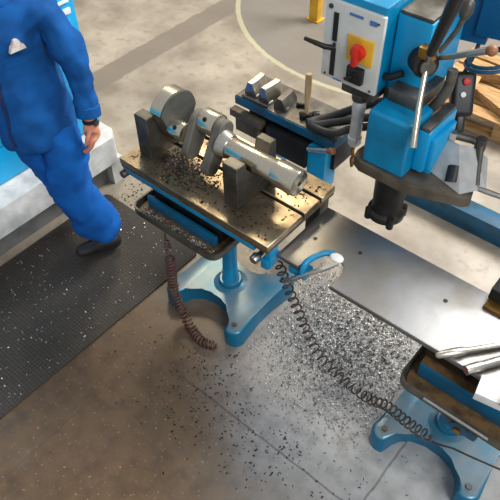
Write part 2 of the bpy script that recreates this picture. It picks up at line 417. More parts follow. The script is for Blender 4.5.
c2 = -.225
s2 = pedestal('bed_stand', 'blue pedestal stand under the right end of the steel bed plate', c2, CY, .748)
tray(s2, -.42, .26, 1.30, 1.60, .605, -.375, .2, 1.375, 1.415, .665)
f = MB(); f.box(-.373, .198, 1.377, 1.413, .6655, .669, bev=.001); f.build('dirt_crust', M['dirt'], s2, label='brown oily crust')
f = MB(); f.box(c2-.03, c2+.03, 1.45, CY, .50, .569, bev=.005); f.cyl((c2, CY, .48), (c2, CY, .569), .06)
f.build('tray_bracket', M['blue'], s2)
f = MB(); f.box(-.225, -.085, 1.335, 1.405, .455, .569, bev=.014); f.cyl((-.155, 1.336, .50), (-.155, 1.322, .50), .034, n=24, bev=.004); f.build('cable_bracket', M['teal'], s2)
f = MB(); f.cyl((-.155, 1.323, .50), (-.155, 1.31, .50), .014, n=6); f.build('bracket_nut', M['brass'], s2)
f = MB(); f.tube([(-.30, 1.292, .606), (-.05, 1.292, .606)], .006); f.build('rim_rail', M['steel'], s2, label='bright steel strip on the tray rim')

# ------------------------------------------------------------------ bed plate
f = MB()
PX0, PX1, PY0, PY1, PZ = -1.054, .62, 1.384, 1.736, .77
notch = [(-.795, PY0), (-.795, 1.44)] + arc(-.87, 1.455, .075, 0, 180, 12) + [(-.945, 1.44), (-.945, PY0)]
poly = [(PX1, PY0), (PX1, PY1), (PX0, PY1), (PX0, PY0)] + notch[::-1]
f.prism(poly, PZ-.02, PZ, bev=.003, seg=1)
bed = single(f, 'bed_plate', M['plate'], 'long flat ground steel bed plate joining the two pedestal stands', 'steel plate', (-.2, 1.56, PZ-.02))
f = MB()
for x, y in ((-.985, 1.55), (-.80, 1.60), (-.42, 1.60)):
    f = MB(); f.cyl((x, y, PZ-.004), (x, y, PZ+.0015), .009, n=14)
    f.build('bolt_plug', M['dark'], bed, label='dark bolt holes')


# curved blue lug with steel lip in the notch
t = thing('lug_handle', 'curved blue lug with pale steel strip in the notch of the bed plate', 'handle', (-.93, 1.40, .70))
f = MB(); f.tube(spline([(-.928, 1.395, .71), (-.930, 1.39, .755), (-.930, 1.41, .782), (-.919, 1.455, .787), (-.897, 1.498, .787), (-.868, 1.518, .785)]), .0125, 10); f.build('curved_arm', M['blue'], t)
f = MB(); f.tube(spline([(-1.005, 1.375, .64), (-.955, 1.375, .70), (-.90, 1.392, .757), (-.862, 1.42, .782), (-.832, 1.478, .788)]), .011, 8); f.build('steel_strip', M['steel'], t, label='bright steel strip')
f = MB(); f.ball((-.848, 1.502, .79), .024, u=18, v=12, sc=(1.25, 1., .45)); f.build('nose', M['white'], t, label='pale worn nose')
f = MB(); f.box(-1.0, -.915, 1.39, 1.45, .695, .735, bev=.008); f.build('lug_base', M['blue'], t)

# ------------------------------------------------------------------ V-blocks
def vblock(label, x0, x1):
    y0, y1, z0, z1 = 1.413, 1.662, TZ, 1.062
    cy = AY
    w = AZ-.9
    poly = [(y0, z0), (y1, z0), (y1, z1), (y1-.042, z1), (cy+.068, AZ), (cy+.006, AZ-.0625), (cy-.006, AZ-.0625), (cy-.068, AZ), (y0+.055, z1), (y0, z1)]
    f = MB(); f.prism(poly, x0, x1, m=YZ)
    return single(f, 'vee_block', M['block'], label, 'vee block', (x0, cy, z0), group='vee blocks under the crankshaft', bevel=.004)
AY, AZ = 1.5425, 1.022
vblock('grey vee block at the flange end of the crankshaft', -1.861, -1.785)
vblock('grey vee block under the long plain shaft of the crankshaft', -1.359, -1.283)

# ------------------------------------------------------------------ crankshaft
t = thing('crankshaft', 'machined steel crankshaft lying across two vee blocks on the slotted table', 'crankshaft', (-1.5, AY, AZ-.13))
ax = (1, 0, 0)
def rod(x0, x1, r, y=AY, z=AZ, b=.004): return MB().cyl((x0, y, z), (x1, y, z), r, n=40, bev=b)
rod(-1.85, -1.772, .046).build('stub_shaft', M['turned'], t)
fan = arc(1.532, 1.060, .108, 0, 158, 24) + arc(1.538, .965, .048, 200, 345, 12)
f = MB(); f.prism(fan, -1.776, -1.714, m=YZ); f.build('counterweight', M['turned'], t, 0, label='fan shaped counterweight with gold-gleaming rim')
f = MB(); f.prism([((y-1.527)*.97+1.527, (z-1.04)*.97+1.04) for y, z in fan], -1.715, -1.708, m=YZ); f.build('counterweight_face', M['dark_scale'], t, label='dull grey face')
def web(x0, x1, ang, up, dn, w):
    # stadium shape in the y-z plane, long axis at ang from vertical
    P = [(w*math.cos(math.radians(a)), up+w*math.sin(math.radians(a))) for a in range(0, 181, 15)]
    P += [(w*.85*math.cos(math.radians(a)), -dn+w*.85*math.sin(math.radians(a))) for a in range(180, 361, 15)]
    c, s_ = math.cos(ang), math.sin(ang)
    return MB().prism([(AY+x*c-z*s_, AZ+x*s_+z*c) for x, z in P], x0, x1, m=YZ)
rod(-1.71, -1.632, .042, 1.494, 1.022).build('crank_pin', M['turned'], t)
web(-1.634, -1.598, math.radians(-30), .035, .085, .054).build('web', M['scale'], t, .005)
rod(-1.60, -1.512, .054, 1.572, 1.066).build('crank_pin', M['turned'], t)
web(-1.514, -1.470, math.radians(-33), .05, .115, .046).build('web', M['scale'], t, .006)
f = MB(); f.cyl((-1.472, AY, AZ), (-1.425, AY, AZ), .062, .052, n=40, bev=.006); f.build('collar', M['steel'], t)
rod(-1.427, -1.185, .0465).build('shaft', M['turned'], t)
rod(-1.187, -1.075, .0555, b=.005).build('shaft_end', M['turned'], t)
f = MB(); f.cyl((-1.0755, AY, AZ), (-1.0735, AY, AZ), .011, n=16); f.build('centre_hole', M['dark'], t)
for (x, yy, zz, r, ang) in ((-1.668, 1.494, 1.022, .0425, 135), (-1.558, 1.572, 1.066, .0545, 135)):
    q = math.radians(ang); d = Vector((0, math.cos(q), math.sin(q)))
    f = MB(); f.cyl(Vector((x, yy, zz))+d*(r-.004), Vector((x, yy, zz))+d*(r+.0008), .0105, n=14); f.build('oil_hole', M['dark'], t)

# ------------------------------------------------------------------ coil cords
f = MB(); f.tube([(-1.64, 1.303, .565), (-1.645, 1.31, .51)] + coil([(-1.645, 1.31, .51), (-1.625, 1.30, .47)], .012, 3, .0035, taper=False) + coil([(-1.617, 1.295, .44), (-1.612, 1.287, .33), (-1.607, 1.279, .2), (-1.57, 1.275, .09), (-1.478, 1.25, .029), (-1.382, 1.225, .027), (-1.30, 1.25, .027)], .021, 34, .0055), .005, 6)
single(f, 'coiled_cord', M['cord'], 'reddish brown coiled cord hanging from the left tray to the floor', 'cord', (-1.5, 1.28, 0))
pth = [(-1.105, 1.465, .62), (-1.075, 1.47, .52), (-.993, 1.475, .35), (-.853, 1.464, .15), (-.682, 1.477, .05), (-.56, 1.45, .09), (-.46, 1.42, .18), (-.348, 1.36, .27), (-.215, 1.305, .36)]
f = MB(); f.tube(coil(pth, .021, 36, .004) + [Vector((-.18, 1.285, .40)), Vector((-.14, 1.285, .43)), Vector((-.06, 1.295, .44)), Vector((.05, 1.32, .44))], .0042, 6)
single(f, 'coiled_cord', M['cord2'], 'dark coiled cord sagging over the chips to the right pedestal stand', 'cord', (-.6, 1.45, 0))

# ------------------------------------------------------------------ tools on the bed plate, front right
f = MB(); f.lathe([(0, 0), (.007, 0), (.012, .006), (.0165, .06), (.0155, .10), (.01, .115), (.009, .34), (0, .34)], (-.325, 1.352, .787), (Vector((-.165, 1.545, .786))-Vector((-.325, 1.352, .786))), n=18)
single(f, 'tapered_handle', M['steel'], 'polished tapered steel rod, farther of two on the right front plate edge', 'rod', (-.32, 1.35, PZ))
t = thing('steel_tube', 'short steel tube with a red core beside the tapered rod', 'tube', (-.22, 1.385, PZ))
d = (Vector((-.10, 1.545, .785))-Vector((-.218, 1.362, .785)))
f = MB(); f.lathe([(0.008, .004), (.0085, 0), (.0185, 0), (.0185, .06), (.016, .065), (.016, .28), (0, .28)], (-.218, 1.362, .789), d, n=20); f.build('barrel', M['steel'], t)
f = MB(); f.lathe([(0, .002), (.0085, .002), (.0085, .02), (0, .02)], (-.218, 1.362, .789), d, n=16); f.build('core', M['red'], t, label='red core')
t = thing('angle_plate', 'white angle plate with one hole lying on the right front plate edge', 'plate', (-.14, 1.36, PZ))
rz = Matrix.Translation((-.075, 1.352, .775)) @ Matrix.Rotation(math.radians(10), 4, 'Z')
f = MB(); f.box(-.085, .12, -.02, .055, -.003, .004, m=rz, bev=.002); f.box(-.085, .12, -.027, -.02, -.035, .004, m=rz, bev=.002); f.build('plate', M['white'], t)
f = MB(); f.cyl(rz @ Vector((.03, .03, .0035)), rz @ Vector((.03, .03, .0052)), .008, n=14); f.build('hole', M['dark'], t)
f = MB(); f.box(-.075, -.02, 1.318, 1.372, .7795, .805, bev=.003)
single(f, 'wooden_block', M['wood'], 'small beige wooden block on the white angle plate', 'block', (-.05, 1.345, .779))
t = thing('clamp_block', 'black clamp block with brass foot on the far edge of the bed plate', 'clamp', (-.23, 1.74, PZ))
f = MB(); f.box(-.30, -.17, 1.66, 1.735, PZ+.0, PZ+.012, bev=.002); f.build('foot', M['brass'], t)
f = MB(); f.box(-.305, -.17, 1.70, 1.80, PZ+.012, PZ+.07, bev=.008); f.build('body', M['black'], t)

# ------------------------------------------------------------------ back shelf
SX0, SX1, SY0, SY1, SZ = -1.83, -1.23, 2.022, 2.25, .85
t = thing('back_table', 'narrow blue steel table behind the crankshaft holding jaws and a hammer', 'table', (-1.4, 2.14, 0))
f = MB(); f.box(SX0, SX1, SY0, SY1, SZ-.05, SZ-.004, bev=.005); f.build('top', M['teal'], t)
f = MB(); f.box(SX0+.004, SX1-.004, SY0+.006, SY1-.004, SZ-.006, SZ, bev=.002); f.build('top_sheet', M['iron'], t, label='bare grey metal top sheet')
f = MB(); f.box(SX0+.05, SX1-.02, SY0+.05, SY1-.02, .64, SZ-.05, bev=.004); f.build('apron', M['dark'], t)
f = MB(); f.box(-1.865, -1.66, SY0-.004, SY0+.04, .715, .755, bev=.004); f.box(-1.84, -1.69, SY0+.01, SY0+.05, .63, .716, bev=.004); f.build('slide_block', M['bronze'], t)
f = MB(); f.box(-1.62, -1.375, SY0-.012, SY0+.05, .625, .765, bev=.006); f.build('motor_box', M['black'], t, label='black box under the top')
f = MB(); f.box(-1.375, -1.27, SY0+.0, SY0+.10, .52, .765, bev=.008); lg = f.build('leg', M['cyan'], t, label='bright blue leg')
f = MB(); f.box(-1.365, -1.28, SY0+.01, SY0+.09, 0, .525, bev=.006); f.build('leg_shoe', M['dark'], lg)
f = MB(); f.box(-1.75, -1.65, SY1-.12, SY1-.02, .0, .66, bev=.008); f.build('leg', M['blue'], t)
f = MB(); f.tube([(-1.352, 2.0, .768), (-1.225, 1.97, .838)], .013, 12); f.ball((-1.352, 2.0, .768), .013); f.cyl((-1.352, 1.998, .768), (-1.352, 2.03, .75), .011); lv = f.build('lever', M['steel'], t)
f = MB(); f.lathe([(0, 0), (.012, 0), (.017, .015), (.014, .035), (0, .04)], (-1.225, 1.97, .838), (.127, -.03, .07), n=16); f.build('lever_knob', M['wood2'], lv, label='brown knob')

# three bright jaws
for i, (x, lab, h) in enumerate(((-1.765, 'bright steel jaw block, nearest the corner of the back table', .075), (-1.675, 'bright steel jaw block, middle of three on the back table', .08), (-1.585, 'dull steel jaw block, nearest the hammer on the back table', .06))):
    f = MB(); m = Matrix.Translation((x, 2.112, SZ+.0006)) @ Matrix.Rotation(math.radians((4, -3, 6)[i]), 4, 'Z')
    f.prism([(-.03, 0), (.036, 0), (.036, .02), (.014, h), (-.014, h), (-.03, .03)], -.055, .055, m=m @ XZ)
    f.box(-.034, .04, -.05, -.02, .0, .016, m=m, bev=.002)
    single(f, 'jaw_block', M['steel'] if i < 2 else M['iron'], lab, 'jaw block', (x, 2.105, SZ), group='jaw blocks on the back table', bevel=.003)
f = MB(); f.cyl((-1.53, 2.14, SZ+.01), (-1.485, 2.165, SZ+.01), .009, n=12); f.cyl((-1.535, 2.137, SZ+.011), (-1.527, 2.142, SZ+.011), .011, n=12)
single(f, 'bolt', M['dark'], 'small dark bolt lying beside the dull jaw block', 'bolt', (-1.51, 2.15, SZ))
f = MB(); f.tube([(-1.79, 2.036, SZ+.0068), (-1.72, 2.034, SZ+.0068), (-1.63, 2.037, SZ+.0068)], .006, 8)
single(f, 'hex_key', M['iron'], 'thin dark key lying in front of the jaw blocks', 'hex key', (-1.72, 2.045, SZ))
# hammer standing on its head
t = thing('hammer', 'hammer standing on its dark head with pale wooden handle upright', 'hammer', (-1.44, 2.12, SZ))
f = MB(); f.lathe([(0, 0), (.015, 0), (.018, .004), (.018, .03), (.013, .036), (.013, .06), (.018, .066), (.018, .092), (.015, .096), (0, .096)], (-1.465, 2.068, SZ+.0185), (.75, .66, 0), n=20); f.build('head', M['dark'], t)
f = MB(); f.lathe([(.011, 0), (.012, .05), (.016, .12), (.016, .2), (.013, .21), (0, .212)], (-1.44, 2.09, SZ+.03), (.0, .0, 1), n=14); f.build('handle', M['card'], t)

# black hoses
hz = SZ+.024
t = thing('rubber_hose', 'thick black rubber hose bundle running from the back table to the drill head', 'hose', (-1.25, 2.06, SZ))
f = MB(); f.tube(spline([(-1.40, 2.04, hz-.002), (-1.37, 2.09, hz), (-1.32, 2.125, hz+.02), (-1.25, 2.15, hz+.07), (-1.17, 2.17, hz+.13), (-1.08, 2.18, hz+.18), (-1.03, 2.18, hz+.215)]), .021, 12); f.build('hose', M['rubber'], t)
f = MB(); f.tube(spline([(-1.39, 2.035, hz), (-1.35, 2.05, hz+.004), (-1.30, 2.08, hz+.02), (-1.23, 2.105, hz+.05), (-1.17, 2.12, hz+.085), (-1.08, 2.13, hz+.13), (-1.05, 2.13, hz+.2)]), .019, 12); f.build('hose', M['rubber'], t)
f = MB(); f.tube(spline([(-1.37, 2.03, hz), (-1.30, 2.035, hz), (-1.24, 2.05, hz+.01), (-1.19, 2.09, hz+.035), (-1.10, 2.11, hz+.08), (-1.06, 2.09, hz+.12)]), .018, 12); f.build('hose', M['rubber'], t)

# ------------------------------------------------------------------ radial drill
t = thing('radial_drill', 'blue drilling machine head with pale control panel hanging from a radial arm', 'drill', (.9, 2.9, 0))
f = MB(); f.cyl((.9, 2.9, .12), (.9, 2.9, 2.2), .13, n=36); f.build('column', M['iron'], t)
f = MB(); f.box(.5, 1.3, 2.5, 3.3, 0, .12, bev=.02); f.build('base', M['blue'], t)
ra = Matrix.Translation((-.865, 2.40, 0)) @ Matrix.Rotation(math.radians(12), 4, 'Z')
f = MB(); f.box(0, 1.95, 0, .26, 1.345, 1.72, m=ra, bev=.008); f.build('arm', M['deep'], t, label='dark blue radial arm')
f = MB(); f.box(-.10, .05, .02, .22, 1.30, 1.72, m=ra, bev=.008); f.build('arm_saddle', M['deep'], t)
f = MB(); f.box(-1.303, -1.05, 1.995, 2.32, 1.192, 1.56, bev=.01); hd = f.build('head_body', M['blue'], t)
f = MB(); f.box(-1.22, -1.065, 2.01, 2.25, 1.14, 1.195, bev=.008); f.build('spindle_housing', M['iron'], t)
f = MB(); f.box(-1.305, -1.045, 1.978, 1.997, 1.20, 1.53, bev=.004); pn = f.build('control_panel', M['panel'], t)
f = MB(); f.box(-1.263, -1.242, 1.974, 1.98, 1.37, 1.487); f.build('slot', M['black'], pn)
f = MB(); f.box(-1.263, -1.242, 1.974, 1.98, 1.218, 1.34); f.build('slot', M['black'], pn)
f = MB(); f.box(-1.19, -1.073, 1.970, 1.98, 1.318, 1.425, bev=.003); sw = f.build('switch_plate', M['yellow'], pn)
f = MB(); f.cyl((-1.13, 1.971, 1.37), (-1.13, 1.945, 1.37), .03, n=24, bev=.004)
f.box(-1.142, -1.118, 1.925, 1.955, 1.325, 1.41, bev=.005); f.build('rotary_switch', M['red'], sw)
f = MB(); f.box(-1.173, -1.10, 1.955, 1.98, 1.232, 1.302, bev=.006); cn = f.build('selector_box', M['black'], pn)
f = MB(); f.cyl((-1.135, 1.956, 1.27), (-1.135, 1.945, 1.27), .016); f.tube([(-1.135, 1.945, 1.27), (-1.165, 1.935, 1.255)], .007); f.build('selector_knob', M['dark'], cn)
mk = mat('marking_blue', (70, 110, 170), .5)
for a_ in ((-1.195, -1.135, 1.497, 1.507), (-1.105, -1.075, 1.487, 1.505), (-1.245, -1.205, 1.203, 1.208)):
    f = MB(); f.box(a_[0], a_[1], 1.9755, 1.98, a_[2], a_[3]); f.build('panel_marking', mk, pn, label='small blue printed marking')
for x_, z_, r_ in ((-1.28, 1.505, .01), (-1.068, 1.5, .005), (-1.068, 1.215, .005), (-1.285, 1.215, .005)):
    f = MB(); f.cyl((x_, 1.979, z_), (x_, 1.974, z_), r_, n=12); f.build('panel_screw', M['iron'], pn)
f = MB(); f.tube([(-1.252, 1.978, 1.355), (-1.235, 1.945, 1.36), (-1.255, 1.915, 1.372), (-1.335, 1.89, 1.39)], [.008, .011, .011, .008], 12); f.build('gear_lever', M['dark'], pn)
# side gearbox with grey top
f = MB(); f.box(-1.045, -.90, 2.07, 2.36, 1.19, 1.515, bev=.01); gb = f.build('gearbox', M['cyan'], t)
f = MB(); f.box(-1.04, -.905, 2.075, 2.355, 1.515, 1.53, bev=.004); f.build('gearbox_lid', M['iron'], gb)
f = MB(); f.tube([(-1.045, 2.04, 1.265), (-1.02, 2.035, 1.27), (-.975, 2.05, 1.30)], .014, 12); f.build('clutch_lever', M['black'], hd)
# spindle
f = MB(); f.cyl((-1.14, 2.04, 1.15), (-1.14, 2.04, 1.115), .036, n=28, bev=.003); f.build('quill', M['iron'], t)
f = MB(); f.lathe([(0, 1.13), (.029, 1.13), (.029, 1.06), (.027, 1.055), (.027, .925), (.031, .92), (.031, .89), (.018, .872), (0, .868)], (-1.14, 2.04, 0), n=28); ch = f.build('chuck', M['silver'], t)
f = MB()
pts = [(.0075*math.cos(a*.7), .0075*math.sin(a*.7), .872-.0062*a) for a in range(0, 22)]
f.tube([(-1.14+x*.3, 2.04+y*.3, z) for x, y, z in pts], [.0085]*20+[.006, .002], 8); f.build('drill_bit', M['brass'], ch, label='brownish drill bit')
# lower casting on bracket
f = MB(); f.prism([(-1.018, 1.9), (-.825, 1.9), (-.825, 2.08), (-1.018, 2.08)], .94, 1.195)
f.build('slide_casting', M['blue'], t, .012)
f = MB(); f.box(-1.0, -.86, 2.0, 2.2, 1.19, 1.25, bev=.008); f.box(-1.06, -.9, 2.08, 2.3, 1.13, 1.2, bev=.006); f.build('slide_neck', M['iron'], t)
poly = [(-1.07, 1.95), (-1.06, 1.91), (-1.015, 1.886), (-.79, 1.885), (-.575, 1.96), (-.555, 1.985), (-.565, 2.02), (-.62, 2.08), (-.80, 2.15), (-1.05, 2.15)]
f = MB(); f.prism(poly, .892, .941, bev=.006); f.build('bracket', M['bronze'], t)
mx, my = -.888, 1.955
f = MB(); f.lathe([(0, .893), (.072, .893), (.07, .87), (.066, .72), (.068, .71), (.082, .70), (.082, .672), (.07, .66), (0, .66)], (mx, my, 0), n=32)
for k in range(4):
    q = PI/4+k*PI/2; f.cyl((mx+.078*math.cos(q), my+.078*math.sin(q), .655), (mx+.078*math.cos(q), my+.078*math.sin(q), .71), .017, n=14, bev=.003)
f.build('motor', M['dark'], t, label='black cylindrical motor with lugged flange')
# right hand clamp box and crank
f = MB(); f.box(-.825, -.775, 1.965, 2.19, .955, 1.15, bev=.01); f.box(-.78, -.755, 1.99, 2.17, .96, 1.11, bev=.01); f.box(-.82, -.755, 2.0, 2.2, .941, .96); cb = f.build('clamp_box', M['cyan'], t)
f = MB(); f.box(-.82, -.78, 1.97, 2.18, 1.15, 1.168, bev=.005); f.build('clamp_box_lid', M['iron'], cb)
f = MB(); f.cyl((-.76, 2.13, 1.06), (-.735, 2.14, 1.06), .024, n=6); f.build('clamp_nut', M['steel'], cb)
f = MB(); f.tube([(-.745, 2.14, 1.06), (-.68, 2.165, 1.055), (-.635, 2.173, 1.05)], .016, 12); f.cyl((-.64, 2.173, 1.075), (-.64, 2.173, 1.02), .023, bev=.003)
f.tube([(-.64, 2.173, 1.05), (-.605, 2.11, 1.0), (-.565, 2.04, .955)], [.016, .012, .012], 12); cr = f.build('crank_handle', M['iron'], t)
f = MB(); f.lathe([(0, 0), (.010, 0), (.012, .04), (.010, .13), (.006, .14), (0, .14)], (-.565, 2.035, .95), (.9, .1, .02), n=14); f.build('crank_grip', M['steel'], cr, label='polished grip')
# feed hub with three levers
hd_ax = Vector((.75, -.64, .1)).normalized(); hc = Vector((-.893, 2.035, 1.385))
f = MB(); f.cyl(hc-hd_ax*.04, hc+hd_ax*.03, .05, n=28, bev=.005); fh = f.build('feed_hub', M['dark'], t)
f = MB(); f.cyl(hc+hd_ax*.03, hc+hd_ax*.05, .03, n=24, bev=.003); f.build('hub_cap', M['iron'], fh)
f = MB(); f.box(-.03, .03, -.02, .02, -.02, .025, m=Matrix.Translation(hc+hd_ax*.03+Vector((-.005, .0, .05))), bev=.004); f.build('hub_clamp', M['brass'], fh, label='brownish clamp block')
f = MB(); f.tube([hc+hd_ax*.03, (-.85, 1.98, 1.47)], .009, 12); f.build('feed_lever', M['steel'], fh)
f = MB(); f.tube([(-.852, 1.985, 1.46), (-.80, 1.96, 1.66), (-.785, 1.955, 1.73)], [.017, .025, .024], 12); f.build('lever_grip', M['black'], fh, label='black grip')
f = MB(); f.tube([hc+hd_ax*.03, (-.83, 1.93, 1.28), (-.79, 1.865, 1.145)], [.011, .011, .014], 12); f.build('feed_lever', M['turned'], fh)
f = MB(); f.tube([hc+hd_ax*.0+Vector((.05, .02, .03)), (-.79, 2.02, 1.455), (-.665, 2.01, 1.53)], [.010, .010, .014], 12); f.build('feed_lever', M['steel'], fh)
f = MB(); f.ball((-.65, 2.008, 1.537), .02); f.build('lever_knob', M['wood2'], fh, label='brown knob')
f = MB(); f.tube([hc+Vector((.03, .05, .03)), (-.83, 2.12, 1.50), (-.815, 2.12, 1.56)], [.01, .01, .012], 12); f.lathe([(0, 0), (.018, .004), (.026, .03), (.022, .06), (.01, .075), (0, .078)], (-.818, 2.12, 1.55), (.12, 0, 1), n=20); f.build('feed_lever', M['iron'], fh, label='grey oval grip')
f = MB(); f.tube(spline([(-.80, 2.10, 1.36), (-.80, 2.09, 1.28), (-.83, 2.08, 1.2), (-.87, 2.08, 1.14)]), .02, 10); f.build('feed_guard', M['iron'], t, label='curved grey guard')
# chip guard sheets
f = MB(); b = f.bm
v = [b.verts.new(p) for p in ((-.775, 2.02, .945), (-.60, 1.965, .945), (-.70, 2.10, 1.06), (-.785, 2.13, 1.04), (-.53, 2.05, .955), (-.60, 2.19, .985), (-.66, 2.14, 1.045))]
b.faces.new((v[0], v[1], v[2], v[3])); b.faces.new((v[1], v[4], v[6], v[2])); b.faces.new((v[4], v[5], v[6]))
bmesh.ops.solidify(b, geom=b.faces[:], thickness=.003)
cg = f.build('chip_guard', M['silver'], t, label='bent bright sheet chip guard', smooth=False)
f = MB(); f.cyl((-.655, 2.0, .95), (-.675, 2.05, .99), .028, n=20); f.build('guard_opening', M['black'], cg, label='round black opening')

# ------------------------------------------------------------------ pendant control + cable
t = thing('pendant_control', 'black pendant control box with a red button hanging beside the radial drill', 'control box', (-.80, 2.45, 1.0))
px_ = Matrix.Translation((-.85, 2.40, 1.08)) @ Matrix.Rotation(math.radians(38), 4, 'Z') @ Matrix.Rotation(math.radians(-30), 4, 'X')
f = MB(); f.box(-.05, .05, -.03, .03, -.10, .09, m=px_, bev=.024, seg=4); f.box(-.022, .022, -.02, .02, -.17, -.09, m=px_, bev=.014, seg=3); f.build('housing', M['black'], t)
f = MB(); f.cyl(px_ @ Vector((.005, -.03, .05)), px_ @ Vector((.005, -.042, .05)), .017, n=18, bev=.003); f.build('button', M['red'], t, label='red button')
f = MB(); f.cyl(px_ @ Vector((-.005, -.03, -.005)), px_ @ Vector((-.005, -.04, -.005)), .012, n=18, bev=.002); f.build('button', M['white'], t, label='white button')
f = MB(); f.tube(spline([px_ @ Vector((0, .0, .085)), (-.86, 2.44, 1.23), (-.86, 2.47, 1.285)], 8), .009, 8); f.build('cable', M['rubber'], t)
c_ = Vector((-.77, 2.43, 1.25)); 
f = MB()
for k, R_ in enumerate((.105, .095)):
    f.tube([c_+Vector((math.cos(a*PI/18)*R_, math.sin(a*PI/18)*R_+.003*k, .012*k+.03*math.cos(a*PI/18))) for a in range(36)], .008, 8, close=True)
f.build('cable_loop', M['teal'], t, label='dark teal looped cable')

# ------------------------------------------------------------------ floor beam behind
f = MB(); f.box(-1.16, .45, 2.765, 2.88, 0, .13, bev=.008)
single(f, 'floor_beam', M['teal'], 'long dark blue beam lying on the floor behind the bed plate', 'beam', (-.4, 2.82, 0))

# ------------------------------------------------------------------ pallet with scrap
t = thing('pallet', 'wooden pallet standing on the floor behind the drilling machine', 'pallet', (-1.0, 3.95, 0))
pr_ = Matrix.Translation((-.95, 3.98, 0)) @ Matrix.Rotation(math.radians(0), 4, 'Z')
for i in range(3):
    f = MB(); f.box(-.6, .6, -.36+i*.32, -.26+i*.32, 0, .02, m=pr_, bev=.003)
    f.build('skid_board', M['wood'], t)
    for j in range(3):
        f = MB(); f.box(-.6+j*.53, -.46+j*.53, -.36+i*.32, -.26+i*.32, .02, .11, m=pr_, bev=.003); f.build('spacer_block', M['wood'], t)
for j in range(3):
    f = MB(); f.box(-.6+j*.53, -.46+j*.53, -.36, .38, .11, .13, m=pr_, bev=.003); f.build('cross_board', M['wood'], t)
for i in range(6):
    f = MB(); f.box(-.6, .6, -.37+i*.13, -.27+i*.13, .13, .152, m=pr_, bev=.003); f.build('deck_board', M['wood'], t)
sc = [('cardboard_box', 'card', (-1.42, 3.78, .153), (.22, .18, .10), 12, 'torn cardboard box at the left corner of the pallet', 'box'),
      ('timber_offcut', 'wood', (-1.08, 3.74, .153), (.36, .07, .06), -25, 'pale timber offcut lying across the pallet front', 'timber'),
      ('timber_offcut', 'wood', (-1.26, 4.04, .153), (.32, .08, .07), 20, 'pale timber offcut at the back of the pallet', 'timber'),
      ('steel_part', 'steel', (-.86, 3.86, .153), (.12, .12, .10), 25, 'bright machined block on the pallet deck', 'block'),
      ('steel_part', 'white', (-.98, 4.16, .153), (.18, .14, .16), -10, 'white crate at the back of the pallet', 'crate'),
      ('dark_casting', 'dark', (-.74, 4.10, .153), (.2, .16, .14), 5, 'dark casting at the right of the pallet', 'casting')]
for nm, mt, p, s_, an, lab, cat in sc:
    m = Matrix.Translation(p) @ Matrix.Rotation(math.radians(an), 4, 'Z')
    f = MB(); f.box(-s_[0]/2, s_[0]/2, -s_[1]/2, s_[1]/2, 0, s_[2], m=m, bev=.006)
    if nm == 'cardboard_box':
        f.box(-s_[0]/2-.05, -s_[0]/2, -s_[1]/2, s_[1]/2, s_[2]-.03, s_[2]-.026, m=m); f.box(s_[0]/2, s_[0]/2+.05, -s_[1]/2, s_[1]/2, s_[2]-.02, s_[2]-.016, m=m)
    if nm in ('steel_part', 'dark_casting'):
        f.cyl(m @ Vector((0, 0, s_[2])), m @ Vector((0, 0, s_[2]+.04)), s_[1]*.3, n=20, bev=.004)
    single(f, 'white_crate' if cat == 'crate' else nm, M[mt], lab, cat, p)

# ------------------------------------------------------------------ yellow post with red knob
t = thing('barrier_post', 'yellow post with a red knob standing on the grey floor patch', 'post', (-2.86, 4.18, 0))
f = MB(); f.box(-2.90, -2.815, 4.15, 4.22, .015, .75, bev=.008); f.build('post', M['yellow'], t)
f = MB(); f.box(-2.92, -2.80, 4.14, 4.24, 0, .015, bev=.004); f.build('base_plate', M['yellow'], t)
f = MB(); f.cyl((-2.90, 4.14, .24), (-2.97, 4.10, .24), .045, .05, n=20, bev=.006); f.cyl((-2.89, 4.16, .24), (-2.91, 4.135, .24), .02); f.build('knob', M['red'], t, label='red knob')

# ------------------------------------------------------------------ person
def skin(name, chains, material, parent, sub=2, org=(0, 0, 0)):
    """chains: lists of (point, radius[, radius2]); chains that start at an existing point share that vertex. Baked to a mesh."""
    me = bpy.data.meshes.new(name+'_skeleton'); V = []; R = []; Eg = []; key = {}
    def vert(p, r):
        k = tuple(round(c, 4) for c in p)
        if k not in key: key[k] = len(V); V.append(Vector(p)-Vector(org)); R.append(r if isinstance(r, tuple) else (r, r))
        return key[k]
    for ch in chains:
        ids = [vert(p, r) for p, r in ch]
        Eg += list(zip(ids, ids[1:]))
    me.from_pydata(V, Eg, []); o = bpy.data.objects.new(name+'_tmp', me); COL.objects.link(o)
    sm = o.modifiers.new('s', 'SKIN'); sm.use_smooth_shade = True
    for i, r in enumerate(R): me.skin_vertices[0].data[i].radius = r
    me.skin_vertices[0].data[0].use_root = True
    ss = o.modifiers.new('u', 'SUBSURF'); ss.levels = sub; ss.render_levels = sub
    dg = bpy.context.evaluated_depsgraph_get(); dg.update()
    nm = bpy.data.meshes.new_from_object(o.evaluated_get(dg)); nm.name = name
    bpy.data.objects.remove(o); bpy.data.meshes.remove(me)
    nm.materials.clear(); nm.materials.append(material)
    for p in nm.polygons: p.use_smooth = True
    q = bpy.data.objects.new(name, nm); COL.objects.link(q)
    if parent: q.parent = parent; q['_o'] = tuple(org)
    return q

